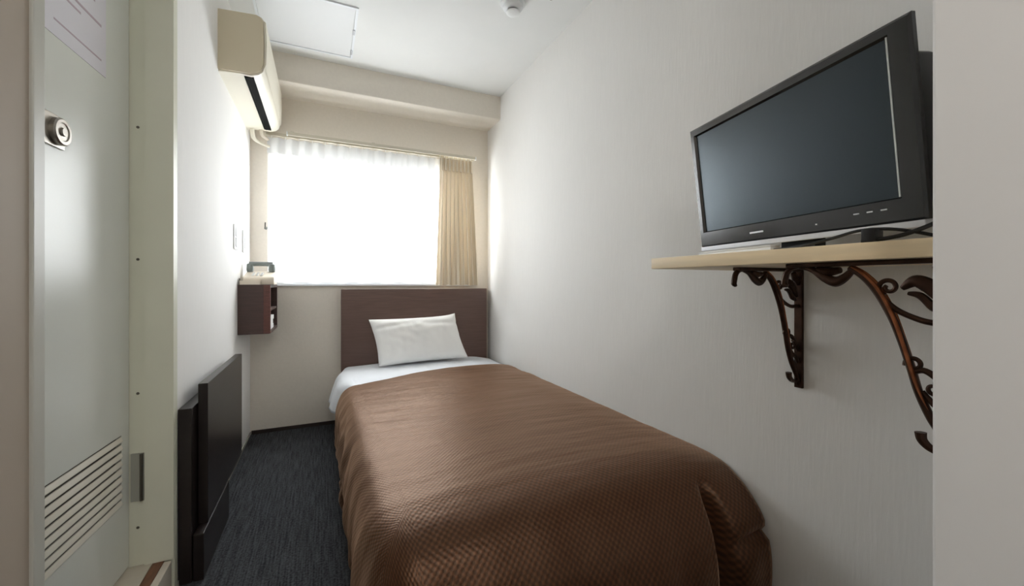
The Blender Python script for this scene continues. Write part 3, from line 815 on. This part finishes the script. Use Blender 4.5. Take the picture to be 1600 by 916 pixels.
quadring((0.005, TVW - 0.005, 0.004, TVH - 0.005, 0.0), (SX0 - 0.004, SX1 + 0.004, SY0 - 0.003, SY1 + 0.004, 0.0))
quadring((SX0 - 0.004, SX1 + 0.004, SY0 - 0.003, SY1 + 0.004, 0.0), (SX0, SX1, SY0, SY1, -0.007))
bm.faces.new([bm.verts.new(p) for p in ((0, -0.013, 0), (0, -0.013, TVH), (TVW, -0.013, TVH), (TVW, -0.013, 0))])
bmesh.ops.remove_doubles(bm, verts=bm.verts[:], dist=1e-5)
bez = tvp('bezel', bm, 'bezel')
tvp('screen', box(SX0, SX1, -0.0125, -0.0068, SY0, SY1), 'screen')
tvp('rim_highlight', box(SX1 + 0.0003, SX1 + 0.0034, -0.0062, 0.0010, SY0, SY1), 'rim', bez)  # light strip standing in for the highlight on the bezel's inner edge
tvp('lower_trim', rbox(0.004, TVW - 0.002, -0.020, 0.003, -0.013, -0.0002, 0.002), 'silver')
tvp('logo', rbox(0.195, 0.238, 0.0, 0.0012, 0.019, 0.0235, 0.0005), 'silver', bez)
tvp('indicator_light', rbox(0.378, 0.382, 0.0, 0.001, 0.017, 0.020, 0.0004), 'whiteplastic', bez)
for x in (0.46, 0.485, 0.51):
    tvp('button_mark', rbox(x, x + 0.011, 0.0, 0.0008, 0.026, 0.0285, 0.0003), 'silver', bez)
bm = rbox(0.06, TVW - 0.012, -0.075, -0.013, 0.01, TVH - 0.058, 0.010, 3)
tvp('rear_housing', bm, 'black', smooth=True)
bm = bmesh.new()
A = Matrix.Translation(-nn * 0.018) @ Matrix.Rotation(math.atan2(ax.y, ax.x), 4, 'Z')
add_lathe(bm, [(0.0001, 0), (0.10, 0), (0.10, 0.006), (0.092, 0.011), (0.03, 0.014), (0.0001, 0.014)], A @ Matrix.Diagonal((1.3, 0.38, 1, 1)), 40)
obj('stand_base', bm, 'bezel', tv, smooth=True)
bm = bmesh.new(); add_box(bm, -0.045, 0.045, -0.018, 0.014, 0.012, 0.10, A); obj('stand_neck', bm, 'black', tv)

# white box lying on the shelf under the far half of the set
p0 = far + nn * 0.012; p0.z = SZ1 + 0.0006
bx = thing('media_box', 'thin white box on the shelf under the far half of the television', 'box', tuple(p0), math.atan2(ax.y, ax.x))
obj('case', rbox(0.004, 0.268, 0.001, 0.028, 0.0, 0.0195, 0.002), 'whiteplastic', bx)
obj('lid', rbox(0.003, 0.269, 0.000, 0.029, 0.0195, 0.0235, 0.0015), 'hatch', bx)

# cables on the shelf by the near end of the set
def cable(label, pts, r, plug=None):
    o = Vector((pts[0][0], pts[0][1], SZ1))
    t = thing('power_cable', label, 'cable', tuple(o))
    b = bmesh.new(); add_tube(b, [Vector(p) - o for p in pts], r, 8, 8); obj('cord', b, 'rubber', t, smooth=True)
    if plug:
        b = rbox(-0.014, 0.014, -0.011, 0.011, 0.0, 0.024, 0.004)
        bmesh.ops.transform(b, matrix=Matrix.Translation(Vector(plug) - o), verts=b.verts[:]); obj('plug', b, 'rubber', t, smooth=True)
z = SZ1 + 0.0035
cable('thin black cable trailing along the shelf front from the television stand', [(0.905, 0.585, z), (0.895, 0.545, z), (0.882, 0.51, z + 0.002), (0.878, 0.46, z + 0.010), (0.876, 0.41, z + 0.020), (0.875, 0.36, z + 0.016), (0.885, 0.31, z)], 0.0028)
cable('black power lead with a plug looping at the near end of the shelf', [(0.868, 0.405, z), (0.866, 0.375, z + 0.001), (0.868, 0.345, z + 0.006), (0.880, 0.320, z + 0.018), (0.895, 0.305, z + 0.030)], 0.0035, (0.872, 0.392, SZ1 + 0.0006))
